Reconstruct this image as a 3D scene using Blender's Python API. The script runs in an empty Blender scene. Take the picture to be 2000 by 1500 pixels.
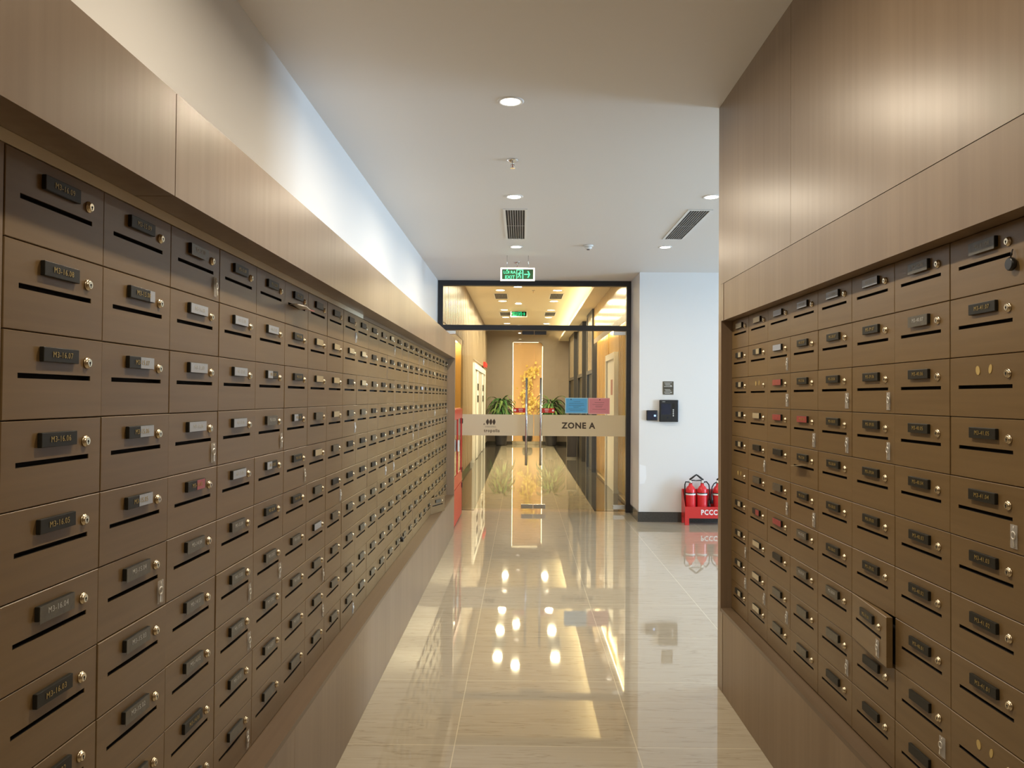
import bpy, bmesh, math, random
from mathutils import Vector, Matrix
random.seed(7)
PI = math.pi
S = bpy.context.scene
COL = S.collection

# ------------------------------------------------------------------ camera
cam_d = bpy.data.cameras.new('camera'); cam = bpy.data.objects.new('camera', cam_d); COL.objects.link(cam)
F_PX = 1544.0
cam_d.sensor_fit = 'HORIZONTAL'; cam_d.sensor_width = 36.0; cam_d.lens = F_PX / 2000.0 * 36.0
cam_d.clip_start = 0.02; cam_d.clip_end = 200
YAW, PITCH, ROLL = 0.0127, 0.0167, 0.0073
cam.matrix_world = (Matrix.Translation((0, 0, 1.55)) @ Matrix.Rotation(YAW, 4, 'Z') @ Matrix.Rotation(PI / 2 + PITCH, 4, 'X')
                    @ Matrix.Rotation(ROLL, 4, 'Z'))
S.camera = cam

# ------------------------------------------------------------------ world, exposure
w = bpy.data.worlds.new('world'); S.world = w; w.use_nodes = True
w.node_tree.nodes['Background'].inputs[0].default_value = (0.62, 0.76, 1.0, 1)
w.node_tree.nodes['Background'].inputs[1].default_value = 1.2
S.view_settings.view_transform = 'Standard'; S.view_settings.look = 'None'
S.view_settings.gamma = 1.0; S.view_settings.use_curve_mapping = False
S.view_settings.exposure = 0.56


def light(name, kind, loc, energy, color, parent=None, rot=(0, 0, 0), **kw):
    d = bpy.data.lights.new(name, kind); d.energy = energy; d.color = color
    for k, v in kw.items(): setattr(d, k, v)
    o = bpy.data.objects.new(name, d); COL.objects.link(o)
    o.location = loc; o.rotation_euler = rot
    if parent: o.parent = parent
    return o


WARM = (1.0, 0.86, 0.66); HALLWARM = (1.0, 0.83, 0.54)
# daylight through the lobby window on the right, outside the pane
light('daylight', 'AREA', (9.25, 6.2, 1.7), 640, (0.54, 0.72, 1.0), rot=(0, PI / 2, 0), shape='RECTANGLE', size=2.6, size_y=2.9)

# ------------------------------------------------------------------ geometry helpers
class MB:
    def __init__(s): s.v = []; s.f = []; s.m = []; s.sm = []
    def add(s, vs, fs, m=0, sm=False):
        n = len(s.v); s.v += [tuple(a) for a in vs]
        for f in fs: s.f.append([i + n for i in f]); s.m.append(m); s.sm.append(sm)
        return s
    def box(s, x0, x1, y0, y1, z0, z1, m=0):
        if x0 > x1: x0, x1 = x1, x0
        if y0 > y1: y0, y1 = y1, y0
        if z0 > z1: z0, z1 = z1, z0
        vs = [(x, y, z) for x in (x0, x1) for y in (y0, y1) for z in (z0, z1)]
        return s.add(vs, [(0, 1, 3, 2), (4, 6, 7, 5), (0, 4, 5, 1), (2, 3, 7, 6), (0, 2, 6, 4), (1, 5, 7, 3)], m)
    def bbox(s, x0, x1, y0, y1, z0, z1, b=0.004, m=0):
        bm = bmesh.new(); bmesh.ops.create_cube(bm, size=1)
        for v in bm.verts:
            v.co = ((x0 + x1) / 2 + v.co.x * abs(x1 - x0), (y0 + y1) / 2 + v.co.y * abs(y1 - y0), (z0 + z1) / 2 + v.co.z * abs(z1 - z0))
        bmesh.ops.bevel(bm, geom=bm.edges[:], offset=b, segments=2, profile=0.5, affect='EDGES')
        s.bm(bm, m); return s
    def bm(s, bm, m=0, sm=False):
        bm.verts.index_update()
        s.add([v.co[:] for v in bm.verts], [[v.index for v in f.verts] for f in bm.faces], m, sm); bm.free(); return s
    def ring(s, prof, n=20, c=(0, 0, 0), axis='Z', m=0, sm=True, caps=True):
        # lathe of (radius, height) along an axis
        vs = []
        for r, h in prof:
            for k in range(n):
                a = 2 * PI * k / n; p = (r * math.cos(a), r * math.sin(a), h)
                if axis == 'X': p = (p[2], p[0], p[1])
                elif axis == 'Y': p = (p[0], p[2], p[1])
                vs.append((c[0] + p[0], c[1] + p[1], c[2] + p[2]))
        fs = []
        for i in range(len(prof) - 1):
            for k in range(n):
                q = (i * n + k, i * n + (k + 1) % n, (i + 1) * n + (k + 1) % n, (i + 1) * n + k)
                fs.append(q if axis != 'Y' else q[::-1])
        s.add(vs, fs, m, sm)
        if caps:
            n0 = len(s.v) - len(vs)
            a = [n0 + k for k in range(n)]; b = [n0 + (len(prof) - 1) * n + k for k in range(n)]
            s.f += [a[::-1] if axis != 'Y' else a, b if axis != 'Y' else b[::-1]]; s.m += [m, m]; s.sm += [False, False]
        return s
    def tube(s, pts, r, n=8, m=0, caps=True):
        pts = [Vector(p) for p in pts]; vs = []; rr = r if isinstance(r, (list, tuple)) else [r] * len(pts)
        t0 = (pts[1] - pts[0]).normalized(); up = Vector((0, 0, 1)) if abs(t0.z) < .9 else Vector((1, 0, 0))
        a = t0.cross(up).normalized()
        for i, p in enumerate(pts):
            t = (pts[min(i + 1, len(pts) - 1)] - pts[max(i - 1, 0)]).normalized()
            a = (a - t * a.dot(t)).normalized(); b = t.cross(a)
            for k in range(n):
                q = 2 * PI * k / n; vs.append(p + (a * math.cos(q) + b * math.sin(q)) * rr[i])
        fs = [(i * n + k, i * n + (k + 1) % n, (i + 1) * n + (k + 1) % n, (i + 1) * n + k) for i in range(len(pts) - 1) for k in range(n)]
        if caps: fs += [tuple(range(n))[::-1], tuple((len(pts) - 1) * n + k for k in range(n))]
        return s.add(vs, fs, m, True)
    def prism(s, poly, y0, y1, m=0):
        # polygon in x,z extruded along y
        n = len(poly)
        vs = [(x, y0, z) for x, z in poly] + [(x, y1, z) for x, z in poly]
        fs = [tuple(range(n)), tuple(range(2 * n - 1, n - 1, -1))] + [(i, i + n, (i + 1) % n + n, (i + 1) % n) for i in range(n)]
        return s.add(vs, fs, m)
    def mesh(s, name, mats):
        me = bpy.data.meshes.new(name); me.from_pydata(s.v, [], s.f)
        for mt in (mats if isinstance(mats, (list, tuple)) else [mats]): me.materials.append(mt)
        me.polygons.foreach_set('material_index', s.m); me.polygons.foreach_set('use_smooth', s.sm)
        bm = bmesh.new(); bm.from_mesh(me); bmesh.ops.recalc_face_normals(bm, faces=bm.faces[:]); bm.to_mesh(me); bm.free()
        me.update(); return me
    def build(s, name, mats, parent=None, loc=None, rotz=None):
        return put(name, s.mesh(name, mats), parent, loc, rotz)


def put(name, me, parent=None, loc=None, rotz=None):
    o = bpy.data.objects.new(name, me); COL.objects.link(o)
    if parent: o.parent = parent
    if loc is not None: o.location = loc
    if rotz is not None: o.rotation_euler = (0, 0, rotz)
    return o


def tag(o, label=None, cat=None, group=None, kind=None):
    if label: o['label'] = label
    if cat: o['category'] = cat
    if group: o['group'] = group
    if kind: o['kind'] = kind
    return o


def empty(name, loc, label, cat, group=None, rotz=0, kind=None):
    o = bpy.data.objects.new(name, None); COL.objects.link(o); o.location = loc; o.rotation_euler = (0, 0, rotz)
    o.empty_display_size = 0.05
    return tag(o, label, cat, group, kind)


def struct(name, mb, mat, label, cat='wall', parent=None):
    o = mb.build(name, mat, parent)
    if parent is None: tag(o, label, cat, None, 'structure')
    return o


def text_mesh(txt, size, bold=0.0, depth=0.0004, spacing=1.0, align='CENTER'):
    cu = bpy.data.curves.new('lettering', 'FONT'); cu.body = txt; cu.size = size; cu.align_x = align; cu.align_y = 'CENTER'
    cu.resolution_u = 2; cu.extrude = depth; cu.offset = bold; cu.space_character = spacing
    o = bpy.data.objects.new('lettering', cu); COL.objects.link(o)
    me = bpy.data.meshes.new_from_object(o.evaluated_get(bpy.context.evaluated_depsgraph_get()))
    COL.objects.unlink(o); bpy.data.objects.remove(o); bpy.data.curves.remove(cu)
    return me


def lettering(txt, size, mat, parent, loc, rot=(PI / 2, 0, 0), bold=0.0, depth=0.0004, spacing=1.0, align='CENTER', name='lettering'):
    me = text_mesh(txt, size, bold, depth, spacing, align); me.name = name; me.materials.clear(); me.materials.append(mat)
    o = put(name, me, parent, loc); o.rotation_euler = rot
    return o


# ------------------------------------------------------------------ materials
def nt(name):
    m = bpy.data.materials.new(name); m.use_nodes = True; n = m.node_tree
    return m, n, n.nodes['Principled BSDF'], n.nodes, n.links


def plain(name, col, rough=0.5, metal=0.0, spec=0.5, noise=0.0, scale=20):
    m, n, b, N, L = nt(name)
    b.inputs['Base Color'].default_value = (*col, 1); b.inputs['Roughness'].default_value = rough
    b.inputs['Metallic'].default_value = metal; b.inputs['Specular IOR Level'].default_value = spec
    if noise:
        tc = N.new('ShaderNodeTexCoord'); nz = N.new('ShaderNodeTexNoise'); nz.inputs['Scale'].default_value = scale
        L.new(tc.outputs['Object'], nz.inputs['Vector'])
        mx = N.new('ShaderNodeMix'); mx.data_type = 'RGBA'
        mx.inputs[6].default_value = (*[c * (1 - noise) for c in col], 1); mx.inputs[7].default_value = (*[min(1, c * (1 + noise)) for c in col], 1)
        L.new(nz.outputs['Fac'], mx.inputs[0]); L.new(mx.outputs[2], b.inputs['Base Color'])
    return m


def emit(name, col, s):
    m, n, b, N, L = nt(name)
    b.inputs['Base Color'].default_value = (*[c * .3 for c in col], 1)
    b.inputs['Emission Color'].default_value = (*col, 1); b.inputs['Emission Strength'].default_value = s
    return m


def wood(name, ca, cb, axis='Z', rough=0.42, fine=60, rand=False, bands=0.5, spec=0.4):
    # laminate with straight grain along one axis
    m, n, b, N, L = nt(name)
    tc = N.new('ShaderNodeTexCoord'); mp = N.new('ShaderNodeMapping')
    sc = {'Z': (1, 1, 0.03), 'X': (0.04, 1, 1), 'Y': (1, 0.03, 1)}[axis]
    mp.inputs['Scale'].default_value = sc
    if rand:
        oi = N.new('ShaderNodeObjectInfo'); ml = N.new('ShaderNodeVectorMath'); ml.operation = 'SCALE'
        cx = N.new('ShaderNodeCombineXYZ'); L.new(oi.outputs['Random'], cx.inputs[0]); L.new(oi.outputs['Random'], cx.inputs[2])
        ml.inputs['Scale'].default_value = 37.0; L.new(cx.outputs[0], ml.inputs[0])
        ad = N.new('ShaderNodeVectorMath'); ad.operation = 'ADD'
        L.new(tc.outputs['Object'], ad.inputs[0]); L.new(ml.outputs[0], ad.inputs[1]); L.new(ad.outputs[0], mp.inputs['Vector'])
    else: L.new(tc.outputs['Object'], mp.inputs['Vector'])
    n1 = N.new('ShaderNodeTexNoise'); n1.inputs['Scale'].default_value = fine; n1.inputs['Detail'].default_value = 5
    n2 = N.new('ShaderNodeTexNoise'); n2.inputs['Scale'].default_value = fine * 0.14; n2.inputs['Detail'].default_value = 2
    L.new(mp.outputs[0], n1.inputs['Vector']); L.new(mp.outputs[0], n2.inputs['Vector'])
    mx = N.new('ShaderNodeMix'); mx.data_type = 'FLOAT'; mx.inputs[0].default_value = bands
    L.new(n1.outputs['Fac'], mx.inputs[2]); L.new(n2.outputs['Fac'], mx.inputs[3])
    cr = N.new('ShaderNodeValToRGB'); cr.color_ramp.elements[0].position = 0.30; cr.color_ramp.elements[1].position = 0.70
    cr.color_ramp.elements[0].color = (*ca, 1); cr.color_ramp.elements[1].color = (*cb, 1)
    L.new(mx.outputs[0], cr.inputs[0]); L.new(cr.outputs[0], b.inputs['Base Color'])
    b.inputs['Roughness'].default_value = rough; b.inputs['Specular IOR Level'].default_value = spec
    bp = N.new('ShaderNodeBump'); bp.inputs['Strength'].default_value = 0.04; bp.inputs['Distance'].default_value = 0.002
    L.new(n1.outputs['Fac'], bp.inputs['Height']); L.new(bp.outputs[0], b.inputs['Normal'])
    return m


def glass_mat(name, tint=(0.96, 0.98, 0.95), refl=1.0):
    m, n, b, N, L = nt(name); N.remove(b)
    tr = N.new('ShaderNodeBsdfTransparent'); tr.inputs[0].default_value = (*tint, 1)
    gl = N.new('ShaderNodeBsdfGlossy'); gl.inputs['Roughness'].default_value = 0.0
    fr = N.new('ShaderNodeFresnel'); fr.inputs[0].default_value = 1.45
    mu = N.new('ShaderNodeMath'); mu.operation = 'MULTIPLY'; mu.inputs[1].default_value = refl; L.new(fr.outputs[0], mu.inputs[0])
    mx = N.new('ShaderNodeMixShader'); L.new(mu.outputs[0], mx.inputs[0]); L.new(tr.outputs[0], mx.inputs[1]); L.new(gl.outputs[0], mx.inputs[2])
    L.new(mx.outputs[0], n.nodes['Material Output'].inputs[0])
    return m


def film_mat(name, col, clear=0.15):
    # frosted film: scatters light from both sides, a little clear
    m, n, b, N, L = nt(name); N.remove(b)
    d = N.new('ShaderNodeBsdfDiffuse'); d.inputs[0].default_value = (*col, 1)
    t = N.new('ShaderNodeBsdfTranslucent'); t.inputs[0].default_value = (*col, 1)
    tr = N.new('ShaderNodeBsdfTransparent')
    a = N.new('ShaderNodeMixShader'); a.inputs[0].default_value = 0.45; L.new(d.outputs[0], a.inputs[1]); L.new(t.outputs[0], a.inputs[2])
    c = N.new('ShaderNodeMixShader'); c.inputs[0].default_value = clear; L.new(a.outputs[0], c.inputs[1]); L.new(tr.outputs[0], c.inputs[2])
    L.new(c.outputs[0], n.nodes['Material Output'].inputs[0])
    return m


TX, TZ, TILE = -0.289, 3.541, 0.8075
def floor_mat():
    m, n, b, N, L = nt('polished_tile')
    g = N.new('ShaderNodeNewGeometry'); sp = N.new('ShaderNodeSeparateXYZ'); L.new(g.outputs['Position'], sp.inputs[0])
    def mth(op, a, bb=None, c=None):
        q = N.new('ShaderNodeMath'); q.operation = op
        for i, x in enumerate((a, bb, c)):
            if x is None: continue
            if isinstance(x, (int, float)): q.inputs[i].default_value = x
            else: L.new(x, q.inputs[i])
        return q.outputs[0]
    ux = mth('DIVIDE', mth('SUBTRACT', sp.outputs[0], TX), TILE); uy = mth('DIVIDE', mth('SUBTRACT', sp.outputs[1], TZ), TILE)
    def edge(u):
        f = mth('FRACT', u); d = mth('MINIMUM', f, mth('SUBTRACT', 1.0, f))
        return mth('LESS_THAN', d, 0.0026)
    gr = mth('MAXIMUM', edge(ux), edge(uy))
    cell = N.new('ShaderNodeCombineXYZ'); L.new(mth('FLOOR', ux), cell.inputs[0]); L.new(mth('FLOOR', uy), cell.inputs[1])
    wn = N.new('ShaderNodeTexWhiteNoise'); wn.noise_dimensions = '2D'; L.new(cell.outputs[0], wn.inputs['Vector'])
    # diagonal vein streaks, offset per tile
    ad = N.new('ShaderNodeVectorMath'); ad.operation = 'ADD'
    sc = N.new('ShaderNodeVectorMath'); sc.operation = 'SCALE'; sc.inputs['Scale'].default_value = 30; L.new(wn.outputs['Color'], sc.inputs[0])
    L.new(g.outputs['Position'], ad.inputs[0]); L.new(sc.outputs[0], ad.inputs[1])
    mp = N.new('ShaderNodeMapping'); mp.inputs['Rotation'].default_value = (0, 0, -0.33); mp.inputs['Scale'].default_value = (0.8, 9, 1)
    L.new(ad.outputs[0], mp.inputs['Vector'])
    nz = N.new('ShaderNodeTexNoise'); nz.inputs['Scale'].default_value = 2.2; nz.inputs['Detail'].default_value = 6; nz.inputs['Distortion'].default_value = 0.5
    L.new(mp.outputs[0], nz.inputs['Vector'])
    cr = N.new('ShaderNodeValToRGB'); E_ = cr.color_ramp.elements
    lo, hi = (0.36, 0.307, 0.225, 1), (0.47, 0.412, 0.315, 1)
    E_[0].position = 0.30; E_[0].color = (0.43, 0.374, 0.282, 1); E_[1].position = 0.70; E_[1].color = hi
    for p_, c_ in ((0.455, hi), (0.485, lo), (0.50, (0.445, 0.389, 0.295, 1)), (0.60, (0.45, 0.394, 0.30, 1))):
        q = E_.new(p_); q.color = c_
    L.new(nz.outputs['Fac'], cr.inputs[0])
    mx = N.new('ShaderNodeMix'); mx.data_type = 'RGBA'; L.new(gr, mx.inputs[0]); L.new(cr.outputs[0], mx.inputs[6]); mx.inputs[7].default_value = (0.66, 0.58, 0.42, 1)
    L.new(mx.outputs[2], b.inputs['Base Color'])
    b.inputs['Roughness'].default_value = 0.03; b.inputs['IOR'].default_value = 1.75
    return m


M = {}
M['floor'] = floor_mat()
M['granite'] = plain('dark_granite', (0.055, 0.05, 0.043), 0.07, noise=0.5, scale=60)
M['paint'] = plain('white_paint', (0.76, 0.755, 0.74), 0.6, spec=0.25)
M['ceil'] = plain('ceiling_paint', (0.80, 0.785, 0.76), 0.55, spec=0.3)
M['panel'] = wood('taupe_laminate', (0.208, 0.145, 0.093), (0.285, 0.207, 0.139), 'Z', 0.33, 34)
M['boxwood'] = wood('mailbox_veneer', (0.158, 0.097, 0.039), (0.212, 0.137, 0.060), 'X', 0.36, 55, rand=True)
M['panel2'] = wood('brown_laminate', (0.200, 0.132, 0.076), (0.272, 0.189, 0.115), 'Z', 0.4, 34)
M['ledge'] = wood('ledge_laminate', (0.125, 0.080, 0.044), (0.172, 0.117, 0.070), 'Y', 0.35, 40)
M['dark'] = plain('gap_black', (0.012, 0.009, 0.007), 0.8)
M['strip'] = plain('beige_strip', (0.74, 0.64, 0.45), 0.5)
M['plate'] = plain('dark_plate', (0.022, 0.020, 0.015), 0.42, spec=0.22)
M['film'] = plain('plate_film', (0.105, 0.092, 0.065), 0.34, spec=0.35, noise=0.35, scale=90)
M['paper'] = plain('paper_film', (0.40, 0.44, 0.52), 0.45, noise=0.12, scale=120)
M['cream'] = plain('cream_film', (0.52, 0.44, 0.28), 0.25)
M['redfilm'] = plain('red_sticker', (0.36, 0.05, 0.05), 0.3, noise=0.3, scale=80)
M['gold'] = plain('gold_letter', (0.40, 0.29, 0.09), 0.4, 0.3)
M['greylet'] = plain('grey_letter', (0.50, 0.50, 0.48), 0.5)
M['glue'] = plain('glue', (0.55, 0.40, 0.14), 0.5)
M['brass'] = plain('brass', (0.70, 0.60, 0.43), 0.27, 1.0)
M['steel'] = plain('steel', (0.72, 0.72, 0.70), 0.2, 1.0)
M['chrome'] = plain('chrome', (0.80, 0.80, 0.80), 0.12, 1.0)
M['bag'] = film_mat('clear_bag', (0.85, 0.85, 0.84), 0.72)
M['keymetal'] = plain('key_metal', (0.86, 0.84, 0.78), 0.3, 0.75)
M['black'] = plain('black_plastic', (0.014, 0.014, 0.014), 0.35)
M['alu'] = plain('black_aluminium', (0.022, 0.022, 0.026), 0.4)
M['glass'] = glass_mat('door_glass')
M['frost'] = film_mat('frosted_film', (0.80, 0.74, 0.60), 0.12)
M['red'] = plain('red_paint', (0.62, 0.035, 0.03), 0.3)
M['redp'] = plain('extinguisher_red', (0.72, 0.03, 0.035), 0.22)
M['white'] = plain('white_plastic', (0.80, 0.80, 0.78), 0.4)
M['whitelet'] = plain('white_letter', (0.85, 0.84, 0.82), 0.5)
M['blue'] = plain('blue_paper', (0.10, 0.42, 0.78), 0.5)
M['bluel'] = plain('blue_paper_edge', (0.42, 0.70, 0.88), 0.5)
M['pink'] = plain('pink_paper', (0.70, 0.26, 0.30), 0.5)
M['pinkl'] = plain('pink_paper_edge', (0.82, 0.45, 0.45), 0.5)
M['ink'] = plain('ink', (0.03, 0.05, 0.09), 0.6)
M['brownlet'] = plain('brown_letter', (0.055, 0.035, 0.02), 0.5)
M['lamp'] = emit('lamp_lens', (1.0, 0.93, 0.78), 14)
M['halllamp'] = emit('hall_lamp_lens', (1.0, 0.88, 0.62), 14)
M['ventdark'] = plain('vent_dark', (0.03, 0.03, 0.032), 0.7)
M['green'] = emit('exit_green', (0.0, 0.62, 0.27), 0.95)
M['exitback'] = plain('exit_panel', (0.008, 0.038, 0.014), 0.6, spec=0.15)
M['hallwood'] = wood('hall_slat_wood', (0.27, 0.212, 0.148), (0.38, 0.305, 0.215), 'Z', 0.3, 26)
M['goldwall'] = wood('gold_wall_panel', (0.46, 0.29, 0.10), (0.62, 0.42, 0.17), 'Z', 0.18, 22)
M['hallgrey'] = plain('taupe_stone', (0.30, 0.245, 0.205), 0.3, noise=0.08, scale=6)
M['hallceil'] = plain('hall_ceiling', (0.78, 0.70, 0.55), 0.5)
M['orange'] = plain('niche_panel', (0.68, 0.42, 0.19), 0.3)
M['led'] = emit('led_strip', (1.0, 0.80, 0.45), 5)
M['ledsoft'] = emit('cove_led_gold', (1.0, 0.76, 0.36), 26)
M['bronze'] = plain('bronze_panel', (0.20, 0.155, 0.10), 0.25, 0.3)
M['leaf'] = plain('leaf_green', (0.045, 0.13, 0.035), 0.4, noise=0.5, scale=15)
M['leaf2'] = plain('leaf_pale', (0.16, 0.26, 0.08), 0.4, noise=0.4, scale=15)
M['goldleaf'] = plain('gold_leaf', (0.90, 0.68, 0.20), 0.3, 0.0)
M['pot'] = plain('dark_pot', (0.03, 0.027, 0.032), 0.35)
M['soil'] = plain('soil', (0.03, 0.02, 0.012), 0.9)
M['screen'] = plain('screen_glass', (0.01, 0.012, 0.03), 0.08)
M['cable'] = plain('hose_rubber', (0.012, 0.012, 0.012), 0.45)
M['paperw'] = plain('white_paper', (0.80, 0.76, 0.72), 0.6)

# ------------------------------------------------------------------ room shell
XL, XLB, XWL = -0.7645, -0.8534, -1.157       # cabinet front, mailbox face, painted wall
XR, XRB = 1.066, 1.125
CZ, HZ = 3.137, 3.75
DY = 10.78
struct('floor', MB().box(-1.35, 9.2, -4.2, 27.2, -0.12, 0), M['floor'], 'polished beige marble tile floor of the corridor', 'floor')
struct('ceiling', MB().box(-1.35, 9.2, -4.2, DY + 0.05, CZ, CZ + 0.15), M['ceil'], 'painted white corridor ceiling with recessed lights', 'ceiling')
struct('ceiling_hall', MB().box(-1.75, 2.2, DY + 0.05, 27.2, HZ, HZ + 0.15), M['hallceil'], 'cream ceiling of the lift hall behind the glass doors', 'ceiling')
struct('wall_left', MB().box(XWL - 0.15, XWL, -4.2, DY + 0.05, 0, CZ), M['paint'], 'white painted wall rising above the long mailbox bank', 'wall')
struct('wall_back', MB().box(-1.35, 9.2, -4.35, -4.2, 0, CZ), M['paint'], 'white wall closing the corridor behind the viewer', 'wall')
# wood clad wall above and around the short bank: two vertical boards with one seam
SEAM = 3.155
struct('wall_right', MB().box(XR, 1.40, -4.2, SEAM - 0.0015, 2.164, CZ).box(XR, 1.40, SEAM + 0.0015, 4.305, 2.164, CZ)
       .box(XR + .012, 1.39, SEAM - 0.002, SEAM + 0.002, 2.164, CZ).box(1.17, 1.40, -4.2, 4.305, 0, 2.164).box(XR, 1.17, 4.247, 4.305, 0, 2.164),
       M['panel'], 'tall taupe wood panelling above the short mailbox bank', 'wall')
struct('wall_lobby', MB().box(1.40, 9.2, 4.155, 4.305, 0, CZ), M['paint'], 'white side wall of the lobby behind the wood panelling', 'wall')
WY = 9.965
struct('wall_end', MB().box(1.475, 9.2, WY, DY + 0.12, 0, CZ), M['paint'], 'white wall with the black entry phone and card reader', 'wall')
win = empty('window_1', (9.0, 6.2, 0), 'tall lobby window letting in daylight', 'window', kind='structure')
struct('wall_east', MB().box(9.0, 9.15, 4.3, 5.0, 0, CZ).box(9.0, 9.15, 7.4, WY, 0, CZ).box(9.0, 9.15, 5.0, 7.4, 0, 0.35).box(9.0, 9.15, 5.0, 7.4, 3.0, CZ),
       M['paint'], 'white lobby wall around the tall window', 'wall')
fr = MB()
for y in (-1.2, -0.03, 1.14): fr.box(0.02, 0.10, y, y + 0.06, 0.35, 3.0)
for z in (0.35, 2.94): fr.box(0.02, 0.10, -1.2, 1.2, z, z + 0.06)
fr.build('window_frame', M['alu'], win)
MB().box(0.055, 0.065, -1.14, 1.14, 0.41, 2.94).build('pane', M['glass'], win)
struct('baseboard_end', MB().box(1.461, 9.0, WY - 0.014, WY, 0, 0.125).box(1.461, 1.475, WY, DY - 0.05, 0, 0.125), M['granite'],
       'dark stone skirting along the foot of the white end wall', 'baseboard')

# ------------------------------------------------------------------ mailbox cabinets (the wood surrounds)
BW, BH = 0.3082, 0.1526
Y0L, ZTL, Y0R, ZTR = 1.283, 1.9624, 1.782, 1.9655
ZLEDGE = 0.436
NL, NR = 25, 8
YLE = Y0L + NL * BW           # far end of the long bank
YRE = Y0R + NR * BW
cabL = empty('mailbox_cabinet', (-0.95, 5.0, 0), 'long wood mailbox surround with projecting header, ledge and plinth', 'cabinet')
def rel(o, p):
    o.location = -Vector(p.location); return o
YN = -1.6; YF = YLE + 0.042
rel(MB().box(XL, XWL + .002, YN, 1.717, 1.986, 2.213).build('header_panel', M['panel'], cabL), cabL)
rel(MB().box(XL, XWL + .002, 1.7205, YF, 1.986, 2.213).build('header_panel', M['panel'], cabL), cabL)
rel(MB().box(XL, -0.93, YN, 2.70, 0.001, ZLEDGE - .018).build('plinth_panel', M['panel'], cabL), cabL)
rel(MB().box(XL, -0.93, 2.702, YF, 0.001, ZLEDGE - .018).build('plinth_panel', M['panel'], cabL), cabL)
rel(MB().box(XL, -0.93, YN, YF, ZLEDGE - .018, ZLEDGE).build('ledge', M['ledge'], cabL), cabL)
rel(MB().box(XL, -1.15, YLE + 0.002, YF, ZLEDGE, 1.986).build('end_jamb', M['panel'], cabL), cabL)
rel(MB().box(XLB - .019, -1.15, YN, YLE, ZLEDGE, 1.986).build('back_board', M['dark'], cabL), cabL)
rel(MB().box(XLB, XLB - .018, YN, Y0L - .002, ZLEDGE, ZTL).build('standin_panel', M['panel'], cabL), cabL)  # plain board put in place of the long bank's nearer mailbox columns
rel(MB().box(XLB + .001, XLB - .016, YN, 4.215, ZTL + .001, 1.9855).build('filler_strip', M['strip'], cabL), cabL)
rel(MB().box(XLB, XLB - .016, 4.217, YLE, ZTL + .001, 1.9855).build('filler_strip', M['ledge'], cabL), cabL)

cabR = empty('mailbox_cabinet', (1.12, 2.0, 0), 'short wood mailbox surround set flush into tall wood panelling', 'cabinet')
XRh = XR + 0.0018
rel(MB().box(XRh, 1.165, YN, 4.205, 1.966, 2.163).build('header_panel', M['panel2'], cabR), cabR)
rel(MB().box(XRh, 1.165, YN, 4.205, 0.001, ZLEDGE - .018).build('plinth_panel', M['panel2'], cabR), cabR)
rel(MB().box(XR, 1.165, 4.206, 4.246, 1.966, 2.163).box(XR, 1.165, 4.206, 4.246, 0.001, ZLEDGE - .018).build('corner_post', M['panel'], cabR), cabR)
rel(MB().box(XRh, 1.165, YN, 4.246, ZLEDGE - .018, ZLEDGE).build('ledge', M['ledge'], cabR), cabR)
rel(MB().box(XRB + .019, 1.168, YN, 4.246, ZLEDGE, 1.966).build('back_board', M['dark'], cabR), cabR)
rel(MB().box(XRB, XRB + .018, YN, Y0R - .002, ZLEDGE, ZTR).build('standin_panel', M['panel'], cabR), cabR)  # plain board stands in for nearer mailbox columns here too

# ------------------------------------------------------------------ mailboxes
# local frame: u along x, front faces -y, z up from the lower left corner
def door_mesh():
    b = MB(); x0, x1, z0, z1 = 0.0009, BW - 0.0009, 0.0009, BH - 0.0009; c = 0.0012
    sx0, sx1, sz0, sz1 = 0.040, 0.2645, 0.0716, 0.0808; t = 0.018
    vs = [(x0 + c, 0, z0 + c), (x1 - c, 0, z0 + c), (x1 - c, 0, z1 - c), (x0 + c, 0, z1 - c)]            # 0-3 front outer
    vs += [(sx0, 0, sz0), (sx1, 0, sz0), (sx1, 0, sz1), (sx0, 0, sz1)]                                  # 4-7 slot front
    vs += [(x0, c, z0), (x1, c, z0), (x1, c, z1), (x0, c, z1)]                                          # 8-11 chamfer
    vs += [(x0, t, z0), (x1, t, z0), (x1, t, z1), (x0, t, z1)]                                          # 12-15 back
    vs += [(sx0, t, sz0), (sx1, t, sz0), (sx1, t, sz1), (sx0, t, sz1)]                                  # 16-19 slot back
    fs = []
    for i in range(4):
        j = (i + 1) % 4
        fs += [(i, j, 4 + j, 4 + i), (i, 8 + i, 8 + j, j), (8 + i, 12 + i, 12 + j, 8 + j), (4 + i, 4 + j, 16 + j, 16 + i), (12 + i, 16 + i, 16 + j, 12 + j)]
    b.add(vs, fs); return b.mesh('door', M['boxwood'])


def slot_mesh():
    b = MB(); g = 0.0003; x0, x1, z0, z1 = 0.040 + g, 0.2645 - g, 0.0716 + g, 0.0808 - g; ya, yb = 0.0015, 0.017
    vs = [(x, y, z) for y in (ya, yb) for x, z in ((x0, z0), (x1, z0), (x1, z1), (x0, z1))]
    b.add(vs, [(4, 5, 6, 7), (0, 1, 5, 4), (1, 2, 6, 5), (2, 3, 7, 6), (3, 0, 4, 7)])
    return b.mesh('mail_slot', M['dark'])


def lock_mesh():
    b = MB(); c = (0.2505, 0, 0.1063)
    b.ring([(0.0112, 0.0), (0.0112, -0.002), (0.0098, -0.0035), (0.0085, -0.0042), (0.0085, -0.0062), (0.0072, -0.0074)], 20, c, 'Y', 0)
    b.ring([(0.0024, -0.0072), (0.0024, -0.0078)], 10, c, 'Y', 1)
    b.box(c[0] - .0008, c[0] + .0008, -0.0078, -0.0072, c[2] - .0055, c[2] + .001, 1)
    return b.mesh('lock', [M['brass'], M['dark']])


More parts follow.
